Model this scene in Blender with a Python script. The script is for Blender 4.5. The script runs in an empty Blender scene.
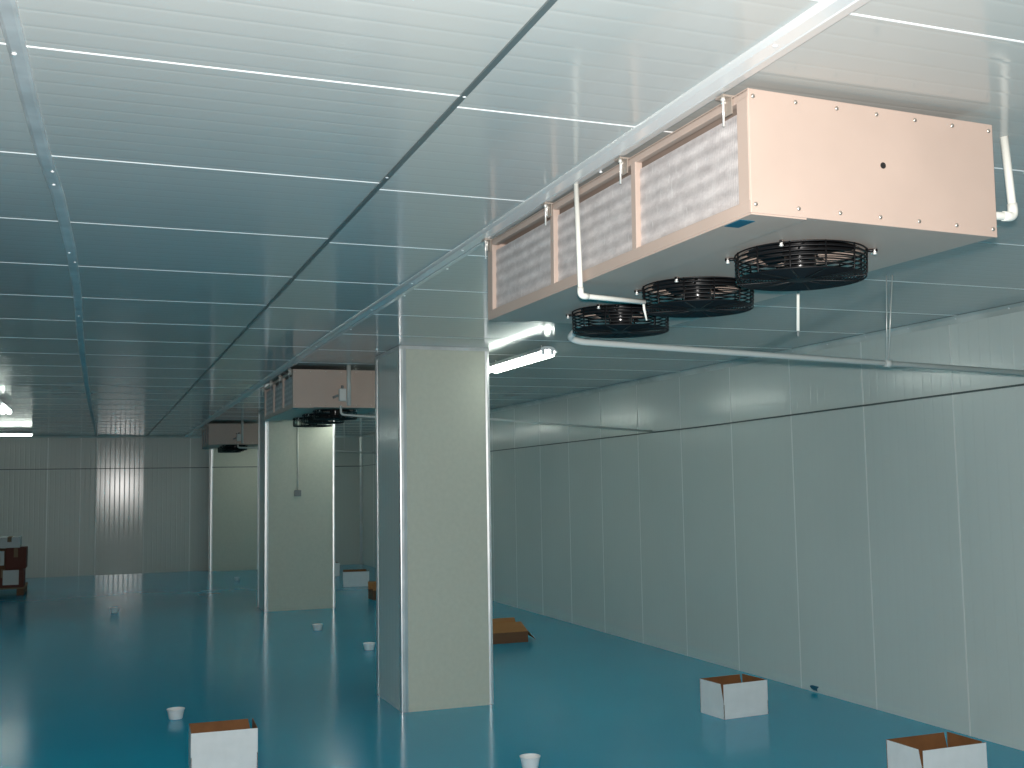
import bpy, bmesh, math, random
from mathutils import Vector, Matrix
random.seed(7)
SC = bpy.context.scene
COL = SC.collection
PI = math.pi
H = 2.601          # ceiling height
XR = 5.057         # right wall
XL = -6.5
YB = 22.105        # far wall
YF = -5.0

# ------------------------------------------------------------------ materials
def mat(name, col, rough=.5, metal=0.0, spec=.5, **kw):
    m = bpy.data.materials.new(name); m.use_nodes = True
    b = m.node_tree.nodes['Principled BSDF']
    b.inputs['Base Color'].default_value = (*col, 1)
    b.inputs['Roughness'].default_value = rough
    b.inputs['Metallic'].default_value = metal
    b.inputs['Specular IOR Level'].default_value = spec
    for k, v in kw.items():
        b.inputs[k].default_value = v
    return m

def nd(m, t, **kw):
    n = m.node_tree.nodes.new(t)
    for k, v in kw.items(): setattr(n, k, v)
    return n

def lk(m, a, b): m.node_tree.links.new(a, b)

def math_node(m, op, a=None, b=None, c=None):
    n = nd(m, 'ShaderNodeMath', operation=op)
    for i, v in enumerate((a, b, c)):
        if v is None: continue
        if isinstance(v, (int, float)): n.inputs[i].default_value = v
        else: lk(m, v, n.inputs[i])
    return n.outputs[0]

def mottled(m, c1, c2, scale, rough=None, detail=3.0, stretch=(1, 1, 1)):
    """base colour (and gloss) varied by noise: dirt and uneven paint"""
    b = m.node_tree.nodes['Principled BSDF']
    tc = nd(m, 'ShaderNodeTexCoord'); mp = nd(m, 'ShaderNodeMapping')
    mp.inputs['Scale'].default_value = stretch
    lk(m, tc.outputs['Object'], mp.inputs['Vector'])
    n = nd(m, 'ShaderNodeTexNoise'); n.inputs['Scale'].default_value = scale; n.inputs['Detail'].default_value = detail
    lk(m, mp.outputs['Vector'], n.inputs['Vector'])
    r = nd(m, 'ShaderNodeValToRGB')
    r.color_ramp.elements[0].position = .3; r.color_ramp.elements[1].position = .7
    r.color_ramp.elements[0].color = (*c1, 1); r.color_ramp.elements[1].color = (*c2, 1)
    lk(m, n.outputs['Fac'], r.inputs['Fac']); lk(m, r.outputs['Color'], b.inputs['Base Color'])
    if rough:
        mr = nd(m, 'ShaderNodeMapRange')
        mr.inputs['To Min'].default_value, mr.inputs['To Max'].default_value = rough
        lk(m, n.outputs['Fac'], mr.inputs['Value']); lk(m, mr.outputs['Result'], b.inputs['Roughness'])
    return n

def ribs(m, axis, pitch, width, dist, strength=1.0, wob=0.0):
    """fine pressed ribs of a sheet-metal sandwich panel, as a bump; axis = 'x', 'y', 'z' or 'xy'"""
    b = m.node_tree.nodes['Principled BSDF']
    tc = nd(m, 'ShaderNodeTexCoord'); sp = nd(m, 'ShaderNodeSeparateXYZ')
    lk(m, tc.outputs['Object'], sp.inputs[0])
    if axis == 'xy': t = math_node(m, 'ADD', sp.outputs['X'], sp.outputs['Y'])
    else: t = sp.outputs[axis.upper()]
    t = math_node(m, 'ADD', t, 50.0 * pitch)
    pp = math_node(m, 'PINGPONG', t, pitch / 2)              # 0 .. pitch/2
    e = math_node(m, 'SMOOTH_MIN', pp, width, width * .6)
    e = math_node(m, 'DIVIDE', e, width)
    hgt = e
    if wob:
        n = nd(m, 'ShaderNodeTexNoise'); n.inputs['Scale'].default_value = 1.6; n.inputs['Detail'].default_value = 1.0
        lk(m, tc.outputs['Object'], n.inputs['Vector'])
        w = math_node(m, 'MULTIPLY', n.outputs['Fac'], wob)
        hgt = math_node(m, 'ADD', e, w)
    bp = nd(m, 'ShaderNodeBump'); bp.inputs['Strength'].default_value = strength; bp.inputs['Distance'].default_value = dist
    lk(m, hgt, bp.inputs['Height']); lk(m, bp.outputs['Normal'], b.inputs['Normal'])

M = {}
M['ceiling'] = mat('painted_ceiling_sheet', (.62, .66, .65), .12, 0, .6)
mottled(M['ceiling'], (.47, .487, .47), (.51, .523, .505), .9, (.09, .14))
ribs(M['ceiling'], 'y', .0865, .010, .0008, .42, .6)
M['sealant'] = mat('white_sealant', (.92, .93, .92), .4)
M['wall'] = mat('painted_wall_sheet', (.55, .60, .56), .18, 0, .6)
mottled(M['wall'], (.61, .665, .63), (.65, .70, .665), .8, (.15, .20))
ribs(M['wall'], 'xy', .0865, .010, .0012, .5, 1.0)
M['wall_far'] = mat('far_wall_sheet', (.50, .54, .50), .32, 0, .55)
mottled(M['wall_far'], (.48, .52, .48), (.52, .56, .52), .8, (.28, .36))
ribs(M['wall_far'], 'xy', .0865, .010, .0012, .8, .5)
M['wall_gloss'] = mat('smooth_wall_sheet', (.50, .52, .48), .15, 0, .5)
ribs(M['wall_gloss'], 'xy', .0865, .010, .0010, .4)
M['seam'] = mat('panel_seam', (.74, .77, .74), .35)
M['groove'] = mat('dark_joint', (.05, .08, .08), .4)
M['floor'] = mat('epoxy_floor', (.01, .22, .32), .16, 0, .25)
mottled(M['floor'], (.001, .375, .57), (.002, .415, .62), .55)
M['column'] = mat('column_sheet', (.52, .52, .44), .5, 0, .4)
mottled(M['column'], (.56, .575, .485), (.60, .61, .515), 30, (.42, .55), 6)
M['alu'] = mat('aluminium', (.82, .84, .84), .34, .75)
mottled(M['alu'], (.78, .80, .80), (.88, .90, .90), 6, (.24, .42))
M['alu_dull'] = mat('dull_aluminium', (.50, .54, .55), .38, .45)
mottled(M['alu_dull'], (.60, .62, .62), (.78, .80, .80), 9, (.3, .5))
M['cove'] = mat('pale_cove', (.62, .65, .62), .3, .15)
mottled(M['cove'], (.50, .53, .50), (.80, .82, .78), 2.2)
M['strip_dark'] = mat('dark_strip', (.11, .14, .145), .3, .1)
M['strip_white'] = mat('white_strip', (.82, .84, .84), .25, .4)
M['rivet'] = mat('rivet', (.85, .86, .86), .3, .2)
M['beige'] = mat('beige_enamel', (.62, .465, .39), .42, 0, .45)
mottled(M['beige'], (.465, .365, .31), (.505, .395, .335), 5, (.36, .46))
M['beige_in'] = mat('beige_inner', (.50, .38, .30), .5)
M['screw'] = mat('screw', (.62, .56, .50), .3, .8)
M['black'] = mat('black_wire', (.004, .004, .005), .5, 0, .3)
M['black_gloss'] = mat('black_motor', (.010, .010, .011), .22, 0, .6)
M['blade'] = mat('black_blade', (.008, .008, .009), .5)
M['white_pipe'] = mat('white_plastic', (.80, .80, .74), .38)
M['gray_pipe'] = mat('grey_white_plastic', (.55, .58, .56), .4)
M['steel'] = mat('zinc_steel', (.80, .79, .75), .3, .45)
M['bracket'] = mat('dull_bracket', (.40, .34, .29), .45, .3)
M['hole'] = mat('dark_hole', (.01, .01, .01), .8)
M['sticker'] = mat('blue_sticker', (.006, .10, .16), .5)
M['carton_white'] = mat('white_carton', (.82, .83, .83), .6)
mottled(M['carton_white'], (.80, .815, .81), (.86, .87, .865), 14)
M['carton_brown'] = mat('brown_carton', (.30, .135, .05), .8)
mottled(M['carton_brown'], (.20, .085, .028), (.25, .11, .038), 12)
M['carton_lit'] = mat('lit_carton', (.36, .17, .055), .8)  # flap board, same carton as the dark body; light put into the colour
M['carton_dark'] = mat('dark_carton', (.16, .075, .035), .8)
M['carton_red'] = mat('red_brown_carton', (.15, .045, .03), .8)
M['label'] = mat('paper_label', (.66, .68, .66), .6)
M['cup'] = mat('white_cup', (.82, .84, .84), .35, 0, .5)
M['wood'] = mat('pallet_wood', (.26, .17, .10), .8)
M['lamp_body'] = mat('white_lamp_body', (.75, .77, .78), .35)
M['plug'] = mat('grey_plug', (.22, .24, .24), .5)

# evaporator coil: vertical fins, horizontal tube rows, frost and dents
def coil_material():
    m = mat('coil_fins', (.52, .48, .47),   .5, .1)
    b = m.node_tree.nodes['Principled BSDF']
    tc = nd(m, 'ShaderNodeTexCoord'); sp = nd(m, 'ShaderNodeSeparateXYZ'); lk(m, tc.outputs['Object'], sp.inputs[0])
    n = nd(m, 'ShaderNodeTexNoise'); n.inputs['Scale'].default_value = 13.0; n.inputs['Detail'].default_value = 10.0; n.inputs['Roughness'].default_value = .72
    mp = nd(m, 'ShaderNodeMapping'); mp.inputs['Scale'].default_value = (1, 1.0, 2.0)
    lk(m, tc.outputs['Object'], mp.inputs[0]); lk(m, mp.outputs[0], n.inputs['Vector'])
    r = nd(m, 'ShaderNodeValToRGB'); e = r.color_ramp.elements
    e[0].position = .32; e[0].color = (.52, .475, .47, 1); e[1].position = .68; e[1].color = (.80, .745, .73, 1)
    lk(m, n.outputs['Fac'], r.inputs['Fac'])
    # bent fins: short bright vertical scratches
    n2 = nd(m, 'ShaderNodeTexNoise'); n2.inputs['Scale'].default_value = 6.0; n2.inputs['Detail'].default_value = 2.0
    mp2 = nd(m, 'ShaderNodeMapping'); mp2.inputs['Scale'].default_value = (1, 26.0, 3.0)
    lk(m, tc.outputs['Object'], mp2.inputs[0]); lk(m, mp2.outputs[0], n2.inputs['Vector'])
    r2 = nd(m, 'ShaderNodeValToRGB'); r2.color_ramp.elements[0].position = .68; r2.color_ramp.elements[1].position = .72
    lk(m, n2.outputs['Fac'], r2.inputs['Fac'])
    mx = nd(m, 'ShaderNodeMix', data_type='RGBA')
    lk(m, r2.outputs['Color'], mx.inputs['Factor']); lk(m, r.outputs['Color'], mx.inputs[6]); mx.inputs[7].default_value = (.82, .79, .77, 1)
    # frosted tube rows show paler than the bare fins between them
    row = math_node(m, 'MULTIPLY_ADD', math_node(m, 'SINE', math_node(m, 'MULTIPLY_ADD', sp.outputs['Z'], 2*PI/.0455, -.2)), .12, .83)
    mu = nd(m, 'ShaderNodeMix', data_type='RGBA', blend_type='MULTIPLY'); mu.inputs['Factor'].default_value = 1
    lk(m, mx.outputs[2], mu.inputs[6]); lk(m, row, mu.inputs[7])
    lk(m, mu.outputs[2], b.inputs['Base Color'])
    fin = math_node(m, 'PINGPONG', math_node(m, 'ADD', sp.outputs['Y'], 5.0), .004)
    bp = nd(m, 'ShaderNodeBump'); bp.inputs['Strength'].default_value = .2; bp.inputs['Distance'].default_value = 1.0
    lk(m, fin, bp.inputs['Height']); lk(m, bp.outputs['Normal'], b.inputs['Normal'])
    return m
M['coil'] = coil_material()

def emit(name, col, s):
    m = bpy.data.materials.new(name); m.use_nodes = True
    b = m.node_tree.nodes['Principled BSDF']
    b.inputs['Base Color'].default_value = (.8, .8, .8, 1)
    b.inputs['Emission Color'].default_value = (*col, 1); b.inputs['Emission Strength'].default_value = s
    return m
M['tube'] = emit('lit_tube', (.92, 1.0, .90), 12.5)

# ------------------------------------------------------------------ mesh helpers
class MB:
    def __init__(s): s.v = []; s.f = []; s.mi = []; s.sm = []
    def add(s, vs, fs, mi=0, smooth=False):
        o = len(s.v); s.v += [tuple(v) for v in vs]
        for f in fs: s.f.append([i + o for i in f]); s.mi.append(mi); s.sm.append(smooth)
        return s
    def box(s, a, b, mi=0, M4=None):
        (x0, y0, z0), (x1, y1, z1) = a, b
        vs = [Vector(p) for p in ((x0,y0,z0),(x1,y0,z0),(x1,y1,z0),(x0,y1,z0),(x0,y0,z1),(x1,y0,z1),(x1,y1,z1),(x0,y1,z1))]
        if M4: vs = [M4 @ v for v in vs]
        return s.add(vs, [(0,3,2,1),(4,5,6,7),(0,1,5,4),(1,2,6,5),(2,3,7,6),(3,0,4,7)], mi)
    def bev(s, a, b, r=.004, mi=0, M4=None):
        """box with chamfered edges"""
        bm = bmesh.new()
        (x0, y0, z0), (x1, y1, z1) = a, b
        bmesh.ops.create_cube(bm, size=1)
        for v in bm.verts:
            v.co = Vector(((x0+x1)/2 + v.co.x*(x1-x0), (y0+y1)/2 + v.co.y*(y1-y0), (z0+z1)/2 + v.co.z*(z1-z0)))
        bmesh.ops.bevel(bm, geom=bm.edges[:], offset=r, segments=2, affect='EDGES', profile=.5)
        bm.verts.index_update()
        vs = [M4 @ v.co if M4 else v.co.copy() for v in bm.verts]
        s.add(vs, [[v.index for v in f.verts] for f in bm.faces], mi); bm.free(); return s
    def tube(s, pts, r, n=10, mi=0, cap=True, closed=False):
        pts = [Vector(p) for p in pts]; N = len(pts)
        vs = []; t0 = None; u = None
        for i, p in enumerate(pts):
            if closed: t = (pts[(i+1) % N] - pts[i-1]).normalized()
            else: t = (pts[min(i+1, N-1)] - pts[max(i-1, 0)]).normalized()
            if u is None:
                u = t.cross(Vector((0,0,1)))
                if u.length < 1e-3: u = t.cross(Vector((1,0,0)))
                u.normalize()
            else:
                u = (u - t * u.dot(t)).normalized()
            w = t.cross(u)
            rr = r[i] if isinstance(r, (list, tuple)) else r
            vs += [p + (u*math.cos(2*PI*k/n) + w*math.sin(2*PI*k/n))*rr for k in range(n)]
        fs = []
        for i in range(N if closed else N-1):
            j = (i+1) % N
            for k in range(n):
                fs.append((i*n+k, i*n+(k+1) % n, j*n+(k+1) % n, j*n+k))
        o = len(s.v)
        s.add(vs, fs, mi, True)
        if cap and not closed:
            s.f.append([o+k for k in range(n)][::-1]); s.mi.append(mi); s.sm.append(False)
            s.f.append([o+(N-1)*n+k for k in range(n)]); s.mi.append(mi); s.sm.append(False)
        return s
    def cyl(s, a, b, r, n=14, mi=0): return s.tube([a, b], r, n, mi)
    def ring(s, c, R, r, n=44, k=6, mi=0):
        c = Vector(c)
        return s.tube([c + Vector((math.cos(2*PI*i/n)*R, math.sin(2*PI*i/n)*R, 0)) for i in range(n)], r, k, mi, closed=True)
    def lathe(s, prof, c, n=28, mi=0):
        c = Vector(c); vs = []; fs = []
        for r, z in prof: vs += [c + Vector((math.cos(2*PI*k/n)*r, math.sin(2*PI*k/n)*r, z)) for k in range(n)]
        for i in range(len(prof)-1):
            for k in range(n): fs.append((i*n+k, i*n+(k+1) % n, (i+1)*n+(k+1) % n, (i+1)*n+k))
        return s.add(vs, fs, mi, True)
    def dome(s, c, d, r, mi=0, n=10):
        """small screw head standing off a surface, axis d"""
        c = Vector(c); d = Vector(d).normalized(); a = d.orthogonal().normalized(); b = d.cross(a); vs = []; fs = []
        prof = [(r, 0), (r*.95, r*.3), (r*.6, r*.6), (r*.05, r*.7)]
        for q, z in prof: vs += [c + d*z + (a*math.cos(2*PI*k/n) + b*math.sin(2*PI*k/n))*q for k in range(n)]
        for i in range(len(prof)-1):
            for k in range(n): fs.append((i*n+k, i*n+(k+1) % n, (i+1)*n+(k+1) % n, (i+1)*n+k))
        return s.add(vs, fs, mi, True)
    def build(s, name, mats, parent=None):
        me = bpy.data.meshes.new(name); me.from_pydata(s.v, [], s.f)
        if not isinstance(mats, (list, tuple)): mats = [mats]
        for m in mats: me.materials.append(m)
        me.polygons.foreach_set('material_index', s.mi); me.polygons.foreach_set('use_smooth', s.sm)
        me.validate(); me.update()
        o = bpy.data.objects.new(name, me); COL.objects.link(o)
        if parent: o.parent = parent
        return o

def tag(o, label, cat, group=None):
    o['label'] = label; o['category'] = cat
    if group: o['group'] = group
    return o
def empty(name, loc, label, cat, group=None, rz=0.0):
    o = bpy.data.objects.new(name, None); COL.objects.link(o); o.empty_display_size = .1
    o.location = loc; o.rotation_euler = (0, 0, rz)
    return tag(o, label, cat, group)
def structure(o): o['kind'] = 'structure'; return o
def copy_tree(o, parent=None):
    c = o.copy(); COL.objects.link(c)
    if parent: c.parent = parent
    for ch in list(o.children): copy_tree(ch, c)
    return c
def elbow(pts, r=.03, n=6):
    """polyline with rounded corners"""
    pts = [Vector(p) for p in pts]; out = [pts[0]]
    for i in range(1, len(pts)-1):
        p = pts[i]; a = (pts[i-1]-p); b = (pts[i+1]-p); q = min(r, a.length*.45, b.length*.45)
        a.normalize(); b.normalize(); A = p + a*q; B = p + b*q
        for k in range(n+1):
            t = k/n; out.append(A*(1-t)**2 + p*2*t*(1-t) + B*t*t)
    out.append(pts[-1]); return out

# ------------------------------------------------------------------ the room
structure(MB().box((XL-.1, YF-.1, -.12), (XR+.1, YB+.1, 0)).build('floor', M['floor']))

mb = MB().box((XL-.1, YF-.1, H), (XR+.1, YB+.1, H+.1))
def joint(x0, x1, y, w=.0055):
    mb.add([(x0, y-w, H+.0005), (x1, y-w, H+.0005), (x1, y-w*.4, H-.0016), (x0, y-w*.4, H-.0016),
            (x1, y+w*.4, H-.0016), (x0, y+w*.4, H-.0016), (x1, y+w, H+.0005), (x0, y+w, H+.0005)],
           [(0,3,2,1),(3,5,4,2),(5,7,6,4)], 1)
n = -9
while 2.63 + .868*n < YB:
    joint(XL, .868, 2.63 + .868*n); n += 1
n = -9
while 2.712 + .863*n < YB:
    joint(.868, 1.45, 2.712 + .863*n); n += 1
n = -8
while 1.883 + .877*n < YB:
    joint(1.45, XR, 1.883 + .877*n if n != 1 else 2.722); n += 1
structure(mb.build('ceiling', [M['ceiling'], M['sealant']]))

def seam_x(mb, x, y, z0, z1, w=.005, d=.0025, mi=1, s=-1):
    """vertical seam bead on a wall facing along y (s = side it stands out to)"""
    mb.box((x-w, min(y, y+s*d), z0), (x+w, max(y, y+s*d), z1), mi)
def seam_y(mb, y, x, z0, z1, w=.005, d=.0025, mi=1, s=-1):
    mb.box((min(x, x+s*d), y-w, z0), (max(x, x+s*d), y+w, z1), mi)

mb = MB().box((XR, YF-.1, 0), (XR+.1, YB+.1, H))
for n in range(-12, 20):
    y = 8.088 + .868*n
    if YF < y < YB: seam_y(mb, y, XR, 0, H)
# paint smear at the foot of the wall
vs = [(XR-.0012, 7.05 + math.cos(a)*(.045 + .02*math.sin(3*a+1)), .028 + math.sin(a)*(.026 + .008*math.cos(2*a))) for a in [2*PI*k/18 for k in range(18)]]
mb.add(vs, [list(range(18))[::-1]], 2)
structure(mb.build('wall_right', [M['wall'], M['seam'], M['sticker']]))

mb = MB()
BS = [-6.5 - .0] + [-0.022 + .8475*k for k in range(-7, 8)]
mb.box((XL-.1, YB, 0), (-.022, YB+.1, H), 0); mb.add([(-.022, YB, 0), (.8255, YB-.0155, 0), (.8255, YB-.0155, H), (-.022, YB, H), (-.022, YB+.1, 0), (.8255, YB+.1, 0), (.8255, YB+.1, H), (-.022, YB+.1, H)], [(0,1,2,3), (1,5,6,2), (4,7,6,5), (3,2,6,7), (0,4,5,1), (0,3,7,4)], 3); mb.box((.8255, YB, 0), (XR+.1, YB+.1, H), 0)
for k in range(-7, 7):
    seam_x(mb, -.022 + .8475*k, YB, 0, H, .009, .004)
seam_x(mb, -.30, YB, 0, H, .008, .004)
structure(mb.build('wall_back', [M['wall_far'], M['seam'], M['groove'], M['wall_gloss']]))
structure(MB().box((XL-.1, YF-.1, 0), (XL, YB+.1, H)).build('wall_left', M['wall']))
structure(MB().box((XL, YF-.1, 0), (XR, YF, H)).build('wall_front', M['wall']))

# thin strips along the ceiling
def strip(name, pts, prof, mats, mis, rivet_y=(), rx=(0,), rz=0, rm=0):
    """sweep an (x, z) profile along ceiling points"""
    mb = MB(); vs = []; k = len(prof)
    for x, y in pts: vs += [(x + px, y, H + pz) for px, pz in prof]
    for i in range(len(pts)-1):
        for j in range(k-1):
            mb.add([vs[i*k+j], vs[i*k+j+1], vs[(i+1)*k+j+1], vs[(i+1)*k+j]], [(0,1,2,3)], mis[j])
    for end in (0, len(pts)-1):
        mb.add(vs[end*k:end*k+k], [tuple(range(k))], mis[0])
    for i, y in enumerate(rivet_y):
        a = max([p for p in pts if p[1] <= y] or [pts[0]], key=lambda p: p[1]); b = min([p for p in pts if p[1] > y] or [pts[-1]], key=lambda p: p[1])
        t = (y-a[1])/max(b[1]-a[1], 1e-6); x = a[0]*(1-t) + b[0]*t
        mb.dome((x + rx[i % len(rx)], y, H + rz), (0, 0, -1), .006, rm)
    return structure(mb.build(name, mats))
strip('trim_1', [(-.21, YF), (-.196, 2.3), (-.186, 2.67), (-.182, 2.93), (-.168, 3.45), (-.142, 3.96), (-.12, 4.9), (-.113, 6), (-.120, 7.4), (-.122, 8.4), (-.115, 10.8), (-.092, 14.9), (-.03, YB)],
      [(-.021, .001), (-.020, -.006), (-.012, -.009), (.012, -.009), (.020, -.006), (.021, .001)], [M['alu_dull'], M['rivet']], [0]*5,
      (1.9, 2.66, 3.64, 3.80, 4.9, 5.1, 6.7, 8.0, 9.6), (0, -.008, .010), -.009, 1)
strip('trim_2', [(.870, YF), (.868, YB)], [(-.0085, .001), (-.008, -.005), (.008, -.005), (.0085, .001)], [M['strip_dark'], M['rivet']], [0]*3,
      (2.62, 3.41), (.003, -.003), -.003, 1)
strip('trim_3', [(1.452, YF), (1.452, 5), (1.450, 7), (1.466, 9.2), (1.50, 13.6), (1.59, YB)],
      [(-.042, .001), (-.040, -.006), (-.034, -.016), (-.004, -.020), (-.002, -.0165), (.002, -.0165), (.004, -.020), (.034, -.016), (.040, -.006), (.042, .001)],
      [M['strip_white'], M['rivet']], [0]*9, (2.05, 3.1, 4.35, 4.75, 5.15, 5.5, 6.0, 6.8, 7.7), (-.02, .036), -.017, 1)
# coves where the walls meet the ceiling and each other
def cove(name, pts, a, b, mats):
    mb = MB()
    for i in range(len(pts)-1):
        p, q = Vector(pts[i]), Vector(pts[i+1]); a_, b_ = Vector(a), Vector(b)
        m_ = (a_+b_)*.36
        mb.add([p+a_, q+a_, q+m_, p+m_], [(0,1,2,3)]); mb.add([p+m_, q+m_, q+b_, p+b_], [(0,1,2,3)])
    d = (Vector(pts[-1])-Vector(pts[0])); L = d.length; d.normalize(); s = .43
    off = (Vector(a)+Vector(b))*.36
    while s < L:
        mb.dome(Vector(pts[0]) + d*s + off, off, .007, 1, 8); s += .434
    return structure(mb.build(name, mats))
cove('trim_4', [(XR, YF, H), (XR, YB, H)], (-.030, 0, -.002), (-.002, 0, -.048), [M['cove'], M['rivet']])
cove('trim_5', [(XL, YB, H), (XR, YB, H)], (0, -.04, -.002), (0, -.002, -.04), [M['cove'], M['rivet']])
cove('trim_6', [(XR, YB, 0), (XR, YB, H)], (-.05, -.001, 0), (-.001, -.05, 0), [M['alu'], M['rivet']])
# dark horizontal joint round the walls
structure(MB().box((XL, YB-.019, 1.976), (XR, YB, 1.990)).build('trim_7', M['groove']))
mb = MB()
for y0, z0, y1, z1 in ((YF, 2.15, 4.9, 2.122), (4.9, 2.122, 8.6, 2.069), (8.6, 2.069, 14.1, 2.033), (14.1, 2.033, YB, 1.983)):
    mb.add([(XR-.006, y0, z0-.006), (XR-.006, y1, z1-.006), (XR-.006, y1, z1+.006), (XR-.006, y0, z0+.006),
            (XR, y0, z0-.006), (XR, y1, z1-.006), (XR, y1, z1+.006), (XR, y0, z0+.006)], [(0,1,2,3),(4,5,1,0),(3,2,6,7)])
structure(mb.build('trim_8', M['groove']))

# ------------------------------------------------------------------ columns
def column(x0, x1, y0, y1, label, top=True, wall_joint=False):
    c = empty('column', ((x0+x1)/2, (y0+y1)/2, 0), label, 'column', 'square columns down the middle of the room')
    hx, hy = (x1-x0)/2, (y1-y0)/2
    mb = MB()
    # front panel plain, side panels of ribbed wall sheet
    mb.add([(-hx,-hy,0),(hx,-hy,0),(hx,-hy,H),(-hx,-hy,H)], [(0,1,2,3)], 0)
    mb.add([(hx,-hy,0),(hx,hy,0),(hx,hy,H),(hx,-hy,H)], [(0,1,2,3)], 1)
    mb.add([(hx,hy,0),(-hx,hy,0),(-hx,hy,H),(hx,hy,H)], [(0,1,2,3)], 0)
    mb.add([(-hx,hy,0),(-hx,-hy,0),(-hx,-hy,H),(-hx,hy,H)], [(0,1,2,3)], 1)
    mb.build('shaft', [M['column'], M['wall']], c)
    for sx in (-1, 1):
        for sy in (-1, 1):
            m = MB(); w, t = (.046 if sx < 0 else .028), .004
            X, Y = sx*hx, sy*hy
            prof = [(0, 1), (.2, 1.0), (.5, 1.25), (.85, 1.1), (1, .2)]
            # rounded angle wrapped round the corner
            path = [(X - sx*w, Y), (X - sx*w, Y + sy*t*.7), (X - sx*w*.5, Y + sy*t*1.5), (X - sx*.004, Y + sy*t*1.2), (X + sx*t*.5, Y + sy*t*.9), (X + sx*t*.9, Y + sy*t*.5), (X + sx*t*1.2, Y - sy*.004), (X + sx*t*1.5, Y - sy*w*.5), (X + sx*t*.7, Y - sy*w), (X, Y - sy*w)]
            k = len(path); vs = [(p[0], p[1], 0.001) for p in path] + [(p[0], p[1], H-.001) for p in path]
            fs = [(i, i+1, k+i+1, k+i) for i in range(k-1)]
            if sx*sy > 0: fs = [f[::-1] for f in fs]
            m.add(vs, fs); m.build('corner_trim', M['alu'], c)
    m = MB()
    m.box((-hx-.004, -hy-.006, H-.026), (hx+.004, -hy, H-.001)); m.box((-hx-.006, -hy, H-.026), (-hx, hy, H-.001)); m.box((hx, -hy, H-.026), (hx+.006, hy, H-.001)); m.box((-hx-.004, hy, H-.026), (hx+.004, hy+.006, H-.001))
    m.build('top_trim', M['alu_dull'], c)
    if wall_joint:
        MB().box((-hx+.03, -hy-.005, 1.976), (hx-.03, -hy, 1.990)).build('joint_strip', M['groove'], c)
    return c
column(2.030, 2.7095, 7.65, 8.386, 'nearest square column, pale beige face with bright metal corner trims, floor to ceiling')
column(2.030, 2.939, 14.452, 15.08, 'second square column, standing behind the nearest one, beige face with a thin cable and switch')
column(2.030, 2.939, 21.80, 22.10, 'furthest column, pale lit face against the back wall, partly hidden by the second column', wall_joint=True)

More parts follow.
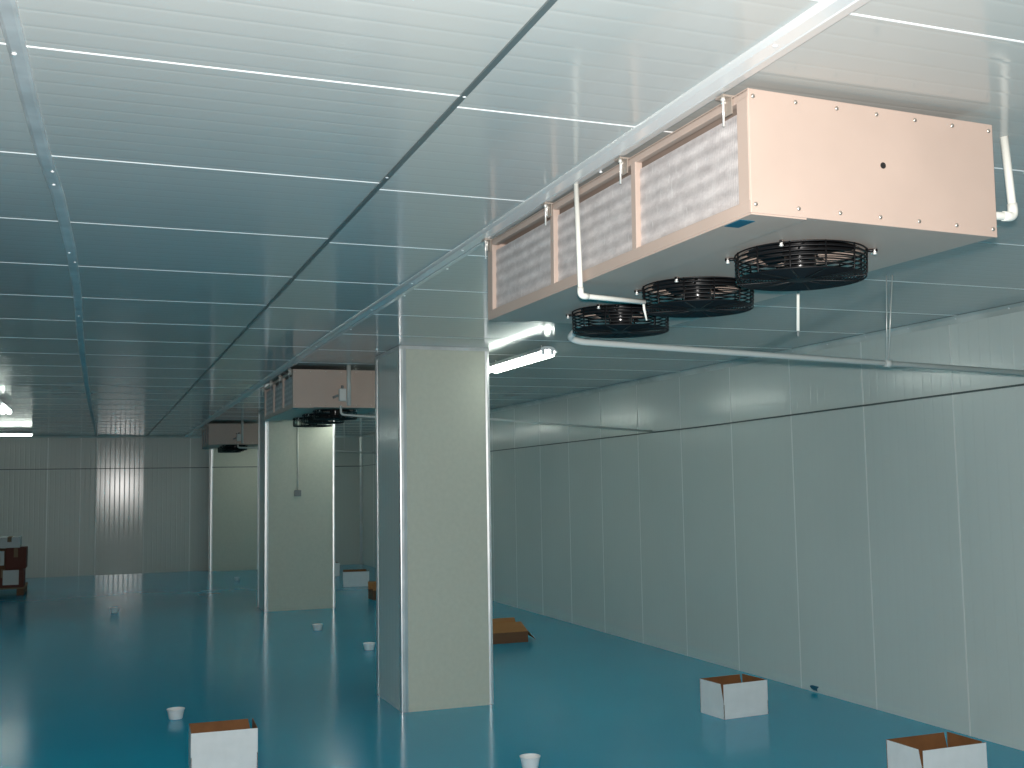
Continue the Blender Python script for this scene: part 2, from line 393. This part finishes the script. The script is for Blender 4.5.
# ------------------------------------------------------------------ ceiling air coolers
W, L, HT = .802, 1.86, .319
def make_cooler(label):
    root = empty('air_cooler', (0, 0, 0), label, 'air cooler', 'beige ceiling air coolers')
    x0, x1, y0, y1 = -W/2, W/2, -L/2, L/2
    g = .014   # recess of the coil behind the frame
    # casing: top, right side, far end, rails and posts of the open side
    mb = MB()
    mb.box((x0, y0+.002, HT-.006), (x1, y1-.002, HT))
    mb.box((x1-.004, y0+.002, .004), (x1, y1-.002, HT-.006))
    mb.box((x0+.03, y1-.006, .004), (x1-.004, y1, HT-.006))
    mb.build('casing', M['beige'], root)
    mb = MB()
    mb.bev((x0, y0+.003, .001), (x0+g+.01, y1, .034), .0025)
    mb.bev((x0, y0+.003, HT-.024), (x0+g+.01, y1, HT-.001), .0025)
    mb.build('side_rail', M['beige'], root)
    for ya, yb in ((y0+.002, y0+.052), (y0+.594, y0+.623), (y0+1.198, y0+1.227), (y1-.058, y1)):
        MB().bev((x0-.001, ya, .030), (x0+g+.01, yb, HT-.020), .0025).build('post', M['beige'], root)
    # coil block: rows of tubes press the fins into soft waves
    mb = MB(); nz = 60; xs = x0 + g
    vs = []; fs = []
    for i in range(nz+1):
        z = .03 + (HT-.074)*i/nz
        xo = xs + .0015*(1+math.cos(2*PI*i/nz*6)) * .5
        vs += [(xo, y0+.05, z), (xo, y1-.056, z)]
    for i in range(nz): fs.append((2*i, 2*i+2, 2*i+3, 2*i+1))
    mb.add(vs, fs, 0, True)
    mb.box((xs+.03, y0+.05, .03), (xs+.16, y1-.056, HT-.046), 0)
    mb.build('coil', M['coil'], root)
    # near end panel with screws and a sight hole
    e = MB().bev((x0, y0, 0), (x1, y0+.006, HT), .0022).build('end_panel', M['beige'], root)
    for zz in (.022, HT-.020):
        for i in range(7):
            xx = x0 + .014 + (W-.030)*i/6
            MB().dome((xx, y0, zz), (0, -1, 0), .0062).build('screw', M['screw'], e)
    hb = MB(); c = Vector((x0+.415, y0-.0006, .162))
    hb.tube([c, c + Vector((0, -.0015, 0))], .0085, 16); hb.build('sight_hole', M['hole'], e)
    # bottom: drip flange on the coil side, fan deck with three round openings
    mb = MB()
    zs = -.004
    mb.box((x0+.002, y0+.003, zs), (x0+.168, y1-.002, .003), 0)
    fx = .022; R = .172; fys = [y0 + .375, y0 + .945, y0 + 1.515]
    xa, xb = x0+.168, x1-.002
    edges = [y0+.003, (fys[0]+fys[1])/2, (fys[1]+fys[2])/2, y1-.002]
    for k, fy in enumerate(fys):
        ya, yb = edges[k], edges[k+1]; N = 48; inner = []; outer = []
        for i in range(N):
            a = 2*PI*i/N; cx, cy = math.cos(a), math.sin(a)
            inner.append((fx+R*cx, fy+R*cy))
            t = min(((xb-fx) if cx > 0 else (xa-fx))/cx if abs(cx) > 1e-6 else 1e9, ((yb-fy) if cy > 0 else (ya-fy))/cy if abs(cy) > 1e-6 else 1e9)
            outer.append((fx+t*cx, fy+t*cy))
        corners = [(xb, yb), (xa, yb), (xa, ya), (xb, ya)]
        vs = [(p[0], p[1], .002) for p in inner] + [(p[0], p[1], .002) for p in outer]
        fs = [(i, N+i, N+(i+1) % N, (i+1) % N) for i in range(N)]
        mb.add(vs, [f[::-1] for f in fs], 0)
        for cx_, cy_ in corners:      # fill the corner slivers
            best = sorted(range(N), key=lambda i: (outer[i][0]-cx_)**2 + (outer[i][1]-cy_)**2)[:2]
            mb.add([(outer[best[0]][0], outer[best[0]][1], .002), (cx_, cy_, .002), (outer[best[1]][0], outer[best[1]][1], .002)], [(0,1,2)], 0)
        # rolled inlet ring going up into the casing
        prof = [(R, .002), (R-.004, .01), (R-.004, .07)]
        mb.lathe(prof, (fx, fy, 0), N, 0)
    mb.build('fan_deck', [M['beige']], root)
    st = MB().box((x0+.008, y0+.06, zs-.0012), (x0+.052, y0+.135, zs), 0)
    st.build('sticker', M['sticker'], root)['label'] = 'small blue sticker'
    # fans
    for fy in fys:
        gb = MB(); zb = -.074; rr = .185; wr = .0026
        for i in range(17): gb.ring((fx, fy, zb), .05 + (rr-.05)*i/16, wr, 44, 5)
        for q in (.16, .33, .5, .67, .84, 1.0): gb.ring((fx, fy, zb*(1-q)), rr + .003*q, wr, 44, 5)
        for i in range(12):
            a = 2*PI*(i+.5)/12; u = Vector((math.cos(a), math.sin(a), 0)); o = Vector((fx, fy, 0))
            gb.tube(elbow([o + u*.03 + Vector((0,0,zb-.002)), o + u*(rr+.002) + Vector((0,0,zb-.002)), o + u*(rr+.004) + Vector((0,0,.002))], .012), .0026, 6)
        gb.lathe([(.001, zb-.004), (.034, zb-.004), (.048, zb-.001), (.050, zb+.004)], (fx, fy, 0), 24)
        guard = gb.build('fan_guard', M['black'], root)
        for a in (-2.45, 2.50, -.70, .75):
            u = Vector((math.cos(a), math.sin(a), 0)); o = Vector((fx, fy, 0)); p = o + u*(rr+.024)
            tb = MB(); tb.tube([o + u*(rr-.004) + Vector((0,0,-.003)), p + u*.008 + Vector((0,0,-.003))], .0045, 6)
            tb.build('mounting_tab', M['black'], guard)
            bb = MB(); bb.cyl(p, p + Vector((0,0,-.012)), .0045, 10); bb.dome(p + Vector((0,0,-.012)), (0,0,-1), .0065)
            bb.build('bolt', M['steel'], guard)
        mb = MB()
        mb.lathe([(.001, .10), (.044, .10), (.046, .09), (.046, -.03), (.042, -.060), (.032, -.068), (.001, -.069)], (fx, fy, 0), 28)
        mo = mb.build('fan_motor', M['black_gloss'], root)
        fb = MB()
        for i in range(5):
            a0 = 2*PI*i/5 + .5; vs = []; fs = []; nr, na = 5, 6
            for ir in range(nr+1):
                r = .040 + (.158-.040)*ir/nr; half = .30 + .16*ir/nr
                for ia in range(na+1):
                    s_ = ia/na*2-1; a = a0 + half*s_ + .25*(ir/nr)
                    vs.append((fx + r*math.cos(a), fy + r*math.sin(a), .022 + .026*s_ + .006*(1-s_*s_)))
            for ir in range(nr):
                for ia in range(na):
                    b0 = ir*(na+1)+ia; fs.append((b0, b0+1, b0+na+2, b0+na+1))
            fb.add(vs, fs, 0, True)
        fb.lathe([(.047, .045), (.052, .04), (.052, .0), (.047, -.005)], (fx, fy, 0), 28)
        fb.build('fan_blades', M['blade'], root)
    # hanging brackets with bolts
    for yy in (y0+.085, y0+.655, y0+1.225, y1-.03):
        b = MB(); z = HT
        b.box((x0-.030, yy-.018, z-.002), (x0+.05, yy+.018, z+.003))
        b.box((x0-.005, yy-.018, z-.045), (x0-.002, yy+.018, z))
        br = b.build('hanging_bracket', M['bracket'], root)
        for dx, l, dy in ((-.022, .078, -.006), (-.009, .040, .012)):
            q = MB(); q.cyl((x0+dx, yy+dy, z+.0285), (x0+dx, yy+dy, z-l), .0032, 8)
            q.cyl((x0+dx, yy+dy, z-.012), (x0+dx, yy+dy, z-.002), .0065, 6)
            q.build('bolt', M['steel'], br)
    return root

def place(o, nlx, nly, z, yaw):
    """put the near bottom corner of the coil side at (nlx, nly)"""
    c, s = math.cos(yaw), math.sin(yaw)
    o.location = (nlx + c*W/2 - s*L/2, nly + s*W/2 + c*L/2, z); o.rotation_euler = (0, 0, yaw)
c1 = make_cooler('nearest and largest beige air cooler, with three coil bays and three black fans in view')
place(c1, 1.508, 2.287, 2.255, .021)
c1.rotation_euler[1] = .010
c2 = copy_tree(c1); c2['label'] = 'second air cooler, hung between the nearest column and the second column'
place(c2, 1.506, 9.116, 2.250, -.012)
c3 = copy_tree(c1); c3['label'] = 'furthest air cooler, dim brown end panel above the lit far column'
place(c3, 1.570, 17.26, 2.250, -.035)

# ------------------------------------------------------------------ pipes
def pipe(name, pts, r, m, label, cat='pipe', group=None, bend=.03, fittings=()):
    rt = empty(name, pts[0], label, cat, group); o = Vector(pts[0])
    P = [Vector(p) - o for p in pts]
    MB().tube(elbow(P, bend), r, 12).build('run', m, rt)
    for i in fittings:
        a = (P[i-1]-P[i]).normalized(); b = (P[i+1]-P[i]).normalized(); q = r*3.2
        MB().tube(elbow([P[i]+a*q, P[i], P[i]+b*q], bend), r*1.22, 12).build('elbow', m, rt)
    return rt
p1 = pipe('cable_conduit', [(1.472, 3.258, 2.585), (1.470, 3.236, 2.205), (1.720, 3.266, 2.200)], .0088, M['white_pipe'],
     'white conduit bent down past the open coil of the nearest air cooler', 'conduit', None, .022, (1,))
MB().tube([(.243, .008, -.385), (.246, .009, -.41), (.256, .012, -.447)], [.0045, .0045, .003], 8).build('probe', M['white_pipe'], p1)
pipe('refrigerant_pipe', [(2.509, 2.457, H), (2.528, 2.457, 2.361), (2.312, 2.457, 2.355)], .0122, M['white_pipe'],
     'white pipe dropping from the ceiling into the back of the nearest air cooler', 'pipe', None, .02, (1,))
p = pipe('drain_pipe', [(1.93, 4.175, 2.30), (1.93, 4.381, 2.228), (1.985, 4.381, 2.213), (XR, 4.44, 2.118)], .0145, M['gray_pipe'],
     'long grey-white drain pipe running from under the nearest air cooler to the long side wall', 'pipe', 'drain pipes', .03)
hg = MB(); o = Vector((1.93, 4.175, 2.30))
MB().tube([(3.667-o.x, 4.386-o.y, H-o.z), (3.652-o.x, 4.395-o.y, 2.162-o.z)], .0028, 8).build('hanger_rod', M['steel'], p)
MB().tube([(3.697-o.x, 4.378-o.y, H-o.z), (3.685-o.x, 4.425-o.y, 2.160-o.z)], .0028, 8).build('hanger_rod', M['steel'], p)
MB().tube([(3.650-o.x, 4.408-o.y, 2.160-o.z), (3.688-o.x, 4.41-o.y, 2.159-o.z)], .019, 12).build('pipe_clamp', M['gray_pipe'], p)
# temperature probe hanging beyond the fans
p = tag(MB().tube([(2.366, 3.3, H), (2.362, 3.3, 2.27), (2.355, 3.3, 2.128)], .0058, 10).tube([(2.355, 3.3, 2.128), (2.3545, 3.3, 2.108)], .0035, 8, 1).build('temperature_probe', [M['white_pipe'], M['plug']]),
        'thin white rod with a dark tip hanging below the nearest fan', 'probe')
# second cooler
def feed(ox, oy, oz, label, drain):
    r = empty('refrigerant_pipe', (ox, oy, 0), label, 'pipe', 'vertical feed pipes')
    MB().tube([(0, 0, H), (.002, .004, 2.262)], .0185, 12).build('run', M['gray_pipe'], r)
    b = MB().bev((-.078, .0, 2.30), (-.020, .05, 2.405), .006); b.build('valve_box', M['label'], r)
    MB().tube([(-.05, .03, 2.40), (-.046, .03, 2.432)], .012, 8).tube([(-.08, .04, 2.35), (-.125, .05, 2.33)], .010, 8).build('valve_knob', M['plug'], r)
    return r
feed(1.955, 9.03, 0, 'grey pipe with a pale valve box in front of the second air cooler', None)
pipe('drain_pipe', [(1.890, 9.04, 2.262), (1.890, 9.04, 2.187), (2.16, 9.06, 2.170), (3.31, 9.25, 2.168), (XR, 9.52, 2.075)], .0095, M['gray_pipe'],
     'thin drain pipe from the second air cooler, passing behind the nearest column to the wall', 'pipe', 'drain pipes', .03)
feed(2.062, 17.17, 0, 'grey pipe with a pale valve box in front of the furthest air cooler', None)
p = pipe('drain_pipe', [(2.00, 17.18, 2.262), (2.00, 17.18, 2.198), (2.26, 17.19, 2.192), (3.50, 17.2, 2.138), (XR, 17.22, 2.06)], .0125, M['gray_pipe'],
     'thin drain pipe from the furthest air cooler, passing behind the second column', 'pipe', 'drain pipes', .03)
MB().tube([(1.65, .044, H-2.262), (1.655, .02, 2.133-2.262)], .006, 8).build('hanger_rod', M['gray_pipe'], p)
# cable and switch on the second column
k = empty('light_switch', (2.449, 14.452, 1.50), 'small grey switch at the end of a thin cable on the second column', 'switch')
MB().bev((-.045, -.022, -.035), (.045, 0, .045), .006).build('switch_box', M['plug'], k)
MB().tube([(0, -.008, .04), (0, -.008, 1.0)], .008, 8).build('cable_duct', M['white_pipe'], k)

# ------------------------------------------------------------------ fluorescent lamps
def make_lamp(label):
    r = empty('fluorescent_lamp', (0, 0, 0), label, 'lamp', 'fluorescent tube lamps hung from the ceiling')
    # lies along local y, centred; z = 0 at the ceiling
    Ld = .61
    m = MB(); pr = [(-.075, -.062), (-.045, -.030), (-.025, -.022), (.025, -.022), (.045, -.030), (.075, -.062), (.072, -.064), (.030, -.045), (-.030, -.045), (-.072, -.064)]
    k = len(pr); vs = [(x, -Ld, z) for x, z in pr] + [(x, Ld, z) for x, z in pr]
    m.add(vs, [(i, (i+1) % k, k+(i+1) % k, k+i) for i in range(k)] + [tuple(range(k))[::-1], tuple(range(k, 2*k))])
    m.build('reflector', M['lamp_body'], r)
    for x in (-.034, .034):
        MB().tube([(x, -Ld+.02, -.072), (x, Ld-.02, -.072)], .027, 12).build('tube', M['tube'], r)
        for y in (-Ld, Ld-.028):
            MB().bev((x-.012, y, -.082), (x+.012, y+.028, -.040), .003).build('lamp_holder', M['lamp_body'], r)
    for y in (-Ld+.12, Ld-.12):
        MB().tube([(0, y, -.024), (0, y, 0)], .004, 6).build('hanger', M['steel'], r)
    return r
lamp = make_lamp('lit tube lamp beside the nearest column, below the end of the nearest air cooler')
lamp.location = (3.0, 7.80, H-.012)
def add_lamp(x, y, label, rz=0):
    o = copy_tree(lamp); o.location = (x, y, H-.012); o.rotation_euler = (0, 0, rz); o['label'] = label; return o
for y, lb in ((10.95, 'second tube lamp in the row along the side wall, behind the nearest column'), (14.1, 'third tube lamp in the row along the side wall, beyond the second air cooler'), (17.4, 'fourth tube lamp in the row along the side wall, behind the second column'), (20.6, 'last tube lamp in the row along the side wall, by the furthest column')):
    add_lamp(3.0, y, lb)
add_lamp(-1.02, 13.52, 'lit tube lamp end pointing along the room, above the bright crosswise lamp')
add_lamp(-1.2, 10.1, 'unseen tube lamp added for its light over the open floor, next but one before the crosswise lamp')  # out of view, continues the row; added to light the column side
add_lamp(-1.2, 6.7, 'unseen tube lamp added for its light over the open floor, level with the nearest column')  # out of view too; added to brighten the floor and ceiling
add_lamp(-1.62, 19.7, 'bright tube lamp set crosswise near the back wall', PI/2)

# ------------------------------------------------------------------ cartons
def open_carton(label, x, y, rz, w=.366, d=.26, h=.23, outer='carton_white', inner='carton_brown', slit=True, group='open white cartons on the floor'):
    """open-topped carton, near corner of the viewer's side at local origin; w along x, d along y"""
    r = empty('carton', (x, y, 0), label, 'carton', group, rz)
    t = .005; m = [M[outer], M[inner]]
    def panel(name, a, b, inn, cut0=0.0, cut1=0.0):
        """panel from a to b (bottom edge, xy), inner side towards inn; cut* = slit opened at the top of that end"""
        a, b, inn = Vector(a), Vector(b), Vector(inn); u = (b-a).normalized()
        prof = [(a + u*0, .001), (b, .001), (b, h*.42 if cut1 else h), (b - u*cut1, h), (a + u*cut0, h), (a, h*.42 if cut0 else h)]
        if not cut1: prof.pop(2)
        if not cut0: prof.pop(-1)
        k = len(prof)
        vs = [(p.x, p.y, z) for p, z in prof] + [(p.x+inn.x*t, p.y+inn.y*t, z) for p, z in prof]
        mb = MB(); mb.add(vs, [tuple(range(k))], 0); mb.add(vs, [tuple(range(2*k-1, k-1, -1))], 1)
        mb.add(vs, [(i, k+i, k+(i+1) % k, (i+1) % k) for i in range(k)], 1)
        mb.build(name, m, r)
    c = .030 if slit else 0
    panel('side_panel', (0, 0), (w, 0), (0, 1))
    panel('side_panel', (0, d), (0, 0), (1, 0), 0, c)
    panel('side_panel', (w, 0), (w, d), (-1, 0), c, 0)
    panel('side_panel', (w, d), (0, d), (0, -1), c, 0)
    MB().box((t, t, .001), (w-t, d-t, .006), 0).build('bottom_panel', M[inner], r)
    return r
open_carton('open white carton in front of a white bowl, left of the nearest column', .512, 6.512, -.035, .366, .28)
open_carton('open white carton standing between the nearest column and the side wall', 3.938, 6.506, .085, .366, .27)
open_carton('open white carton at the bottom right, closest to the viewer along the side wall', 3.885, 4.545, .012, .41, .27)
open_carton('open white carton far away, seen between the nearest and second columns', 3.645, 17.30, -.2, .41, .5, .235)
open_carton('white carton almost hidden behind the second column', 3.83, 19.4, .0, .20, .3, .235)

# brown open carton with flaps, behind the nearest column
def flap_carton(label, x, y, rz, w, d, h):
    r = empty('carton', (x, y, 0), label, 'carton', 'open brown cartons on the floor', rz); t = .005
    mb = MB()
    mb.box((0, 0, .001), (w, t, h)); mb.box((0, d-t, .001), (w, d, h)); mb.box((0, t, .001), (t, d-t, h)); mb.box((w-t, t, .001), (w, d-t, h)); mb.box((t, t, .001), (w-t, d-t, .006))
    mb.build('body', M['carton_dark'], r)  # box front lies in shade: shade put into the darker board colour
    def flap(pts, n):
        n = Vector(n).normalized()*.004; p = [Vector(q) for q in pts]; k = len(p)
        m = MB(); m.add(p + [q+n for q in p], [tuple(range(k)), tuple(range(2*k-1, k-1, -1))] + [(i, k+i, k+(i+1) % k, (i+1) % k) for i in range(k)])
        return m
    flap([(0, 0, h), (w, 0, h), (w-.01, .17, h+.075), (.01, .17, h+.075)], (0, -.4, 1)).build('flap', M['carton_lit'], r)
    flap([(w, 0, h), (w, d, h), (w+.085, d-.01, h-.06), (w+.085, .02, h-.085)], (1, 0, 1)).build('flap', M['carton_lit'], r)
    flap([(0, d, h), (w, d, h), (w-.01, d+.06, h+.10), (.01, d+.06, h+.10)], (0, 1, 0)).build('flap', M['carton_lit'], r)
    return r
flap_carton('brown open carton with loose flaps, beyond the nearest column by the side wall', 3.58, 10.44, .0, .50, .30, .105)
flap_carton('brown carton showing only a corner behind the nearest column, far along the floor', 3.61, 15.12, 0, .40, .30, .13)

# white bowls on the floor
def bowl(x, y, label, s=1.0, first=[]):
    if not first:
        prof = [(.001, .004), (.042, .004), (.055, .058), (.0575, .060), (.0590, .062), (.0600, .066), (.0580, .067), (.0570, .063), (.0450, .006), (.043, .000), (.001, .000)]
        o = MB().lathe(prof[:4] + prof[4:7] + prof[7:], (0, 0, 0), 28).build('bowl', M['cup']); first.append(o)
    else:
        o = first[0].copy(); COL.objects.link(o)
    o.location = (x, y, .001); o.scale = (s, s, s)
    return tag(o, label, 'bowl', 'small white bowls on the floor')
bowl(2.300, 5.886, 'white bowl nearest the viewer, in front of the nearest column')
bowl(.536, 8.13, 'white bowl just behind the open white carton left of the nearest column', 1.03)
bowl(2.497, 10.64, 'white bowl beside the shadowed side of the nearest column', 1.0)
bowl(2.312, 12.33, 'white bowl on the floor in front of the second column', .98)
bowl(2.267, 19.47, 'tiny far white bowl in front of the furthest column', .85)
bowl(.233, 15.28, 'far white bowl alone on the open floor near the back wall', .98)

# ------------------------------------------------------------------ pallet with stacked cartons
pl = empty('pallet', (-1.62, 19.0, 0), 'low wooden pallet under stacked cartons near the back wall', 'pallet')
for i, yy in enumerate((-.42, -.21, 0, .21, .42)): MB().bev((-.6, yy-.06, .100), (.6, yy+.06, .122), .003).build('deck_board', M['wood'], pl)
for xx in (-.54, 0, .54): MB().bev((xx-.05, -.48, .001), (xx+.05, .48, .100), .003).build('bearer', M['carton_dark'], pl)
def closed_carton(label, x0, x1, y0, y1, z0, z1, m, lab=None, tape=None):
    r = empty('stacked_carton', ((x0+x1)/2, (y0+y1)/2, z0), label, 'carton', 'cartons stacked on the pallet')
    hx, hy, h = (x1-x0)/2, (y1-y0)/2, z1-z0
    MB().bev((-hx, -hy, .001), (hx, hy, h), .006).build('carton_body', M[m], r)
    MB().box((-.03, -hy-.001, h*.55), (.03, hy+.001, h+.0012)).build('packing_tape', M['wood'], r)
    if lab:
        a, b, c_, d = lab
        MB().box((-hx+2*hx*a, -hy-.0025, h*c_), (-hx+2*hx*b, -hy-.0005, h*d)).build('paper_label', M['label'], r)
    return r
closed_carton('lowest stacked carton with a large pale label on the pallet', -1.62, -1.035, 18.55, 19.0, .122, .40, 'carton_red', (.50, .88, .15, .95))
closed_carton('reddish brown carton in the middle of the pallet stack', -1.30, -1.01, 18.58, 19.0, .401, .72, 'carton_red')
closed_carton('carton with a pale face in the middle of the pallet stack', -1.90, -1.305, 18.58, 19.0, .401, .70, 'carton_dark', (.55, .98, .2, .92))
closed_carton('grey-white carton topmost on the pallet stack', -1.40, -1.10, 18.60, 18.95, .721, .885, 'label')
closed_carton('brown topmost carton at the outer end of the pallet stack', -1.95, -1.41, 18.60, 18.95, .701, .90, 'carton_dark')
closed_carton('lowest brown carton at the outer end of the pallet', -2.20, -1.63, 18.55, 19.0, .122, .40, 'carton_dark')

# ------------------------------------------------------------------ camera
f, yaw, pitch, roll = 1095.42, .36176, .089629, -.016007
fw = Vector((math.sin(yaw)*math.cos(pitch), math.cos(yaw)*math.cos(pitch), math.sin(pitch)))
rt = Vector((math.cos(yaw), -math.sin(yaw), 0)); up = rt.cross(fw)
rt2 = rt*math.cos(roll) + up*math.sin(roll); up2 = -rt*math.sin(roll) + up*math.cos(roll)
cd = bpy.data.cameras.new('camera'); cam = bpy.data.objects.new('camera', cd); COL.objects.link(cam)
cd.sensor_fit = 'HORIZONTAL'; cd.sensor_width = 36.0; cd.lens = f*36.0/1024; cd.clip_start = .05; cd.clip_end = 100
R = Matrix((rt2, up2, -fw)).transposed().to_4x4(); R.translation = Vector((0, 0, 1.6)); cam.matrix_world = R
SC.camera = cam

# ------------------------------------------------------------------ light
fl = bpy.data.lights.new('camera_flash', 'SPOT'); fl.spot_size = math.radians(102); fl.spot_blend = .55; fl.energy = 790; fl.color = (1.0, .965, .925); fl.shadow_soft_size = .025
fo = bpy.data.objects.new('camera_flash', fl); COL.objects.link(fo); fo.location = (.03, .02, 1.68); fo.rotation_euler = (PI/2 + .02, 0, -yaw - .03)
w = bpy.data.worlds.new('world'); SC.world = w; w.use_nodes = True
w.node_tree.nodes['Background'].inputs['Color'].default_value = (.02, .03, .03, 1)
w.node_tree.nodes['Background'].inputs['Strength'].default_value = 1.0

SC.view_settings.view_transform = 'Standard'; SC.view_settings.look = 'None'
SC.view_settings.gamma = 1.0; SC.view_settings.use_curve_mapping = False
SC.view_settings.exposure = 0.0
SC.cycles.max_bounces = 10; SC.cycles.diffuse_bounces = 6; SC.cycles.glossy_bounces = 6
SC.cycles.use_denoising = True
SC.cycles.sample_clamp_indirect = 4
SC.cycles.caustics_reflective = False; SC.cycles.caustics_refractive = False
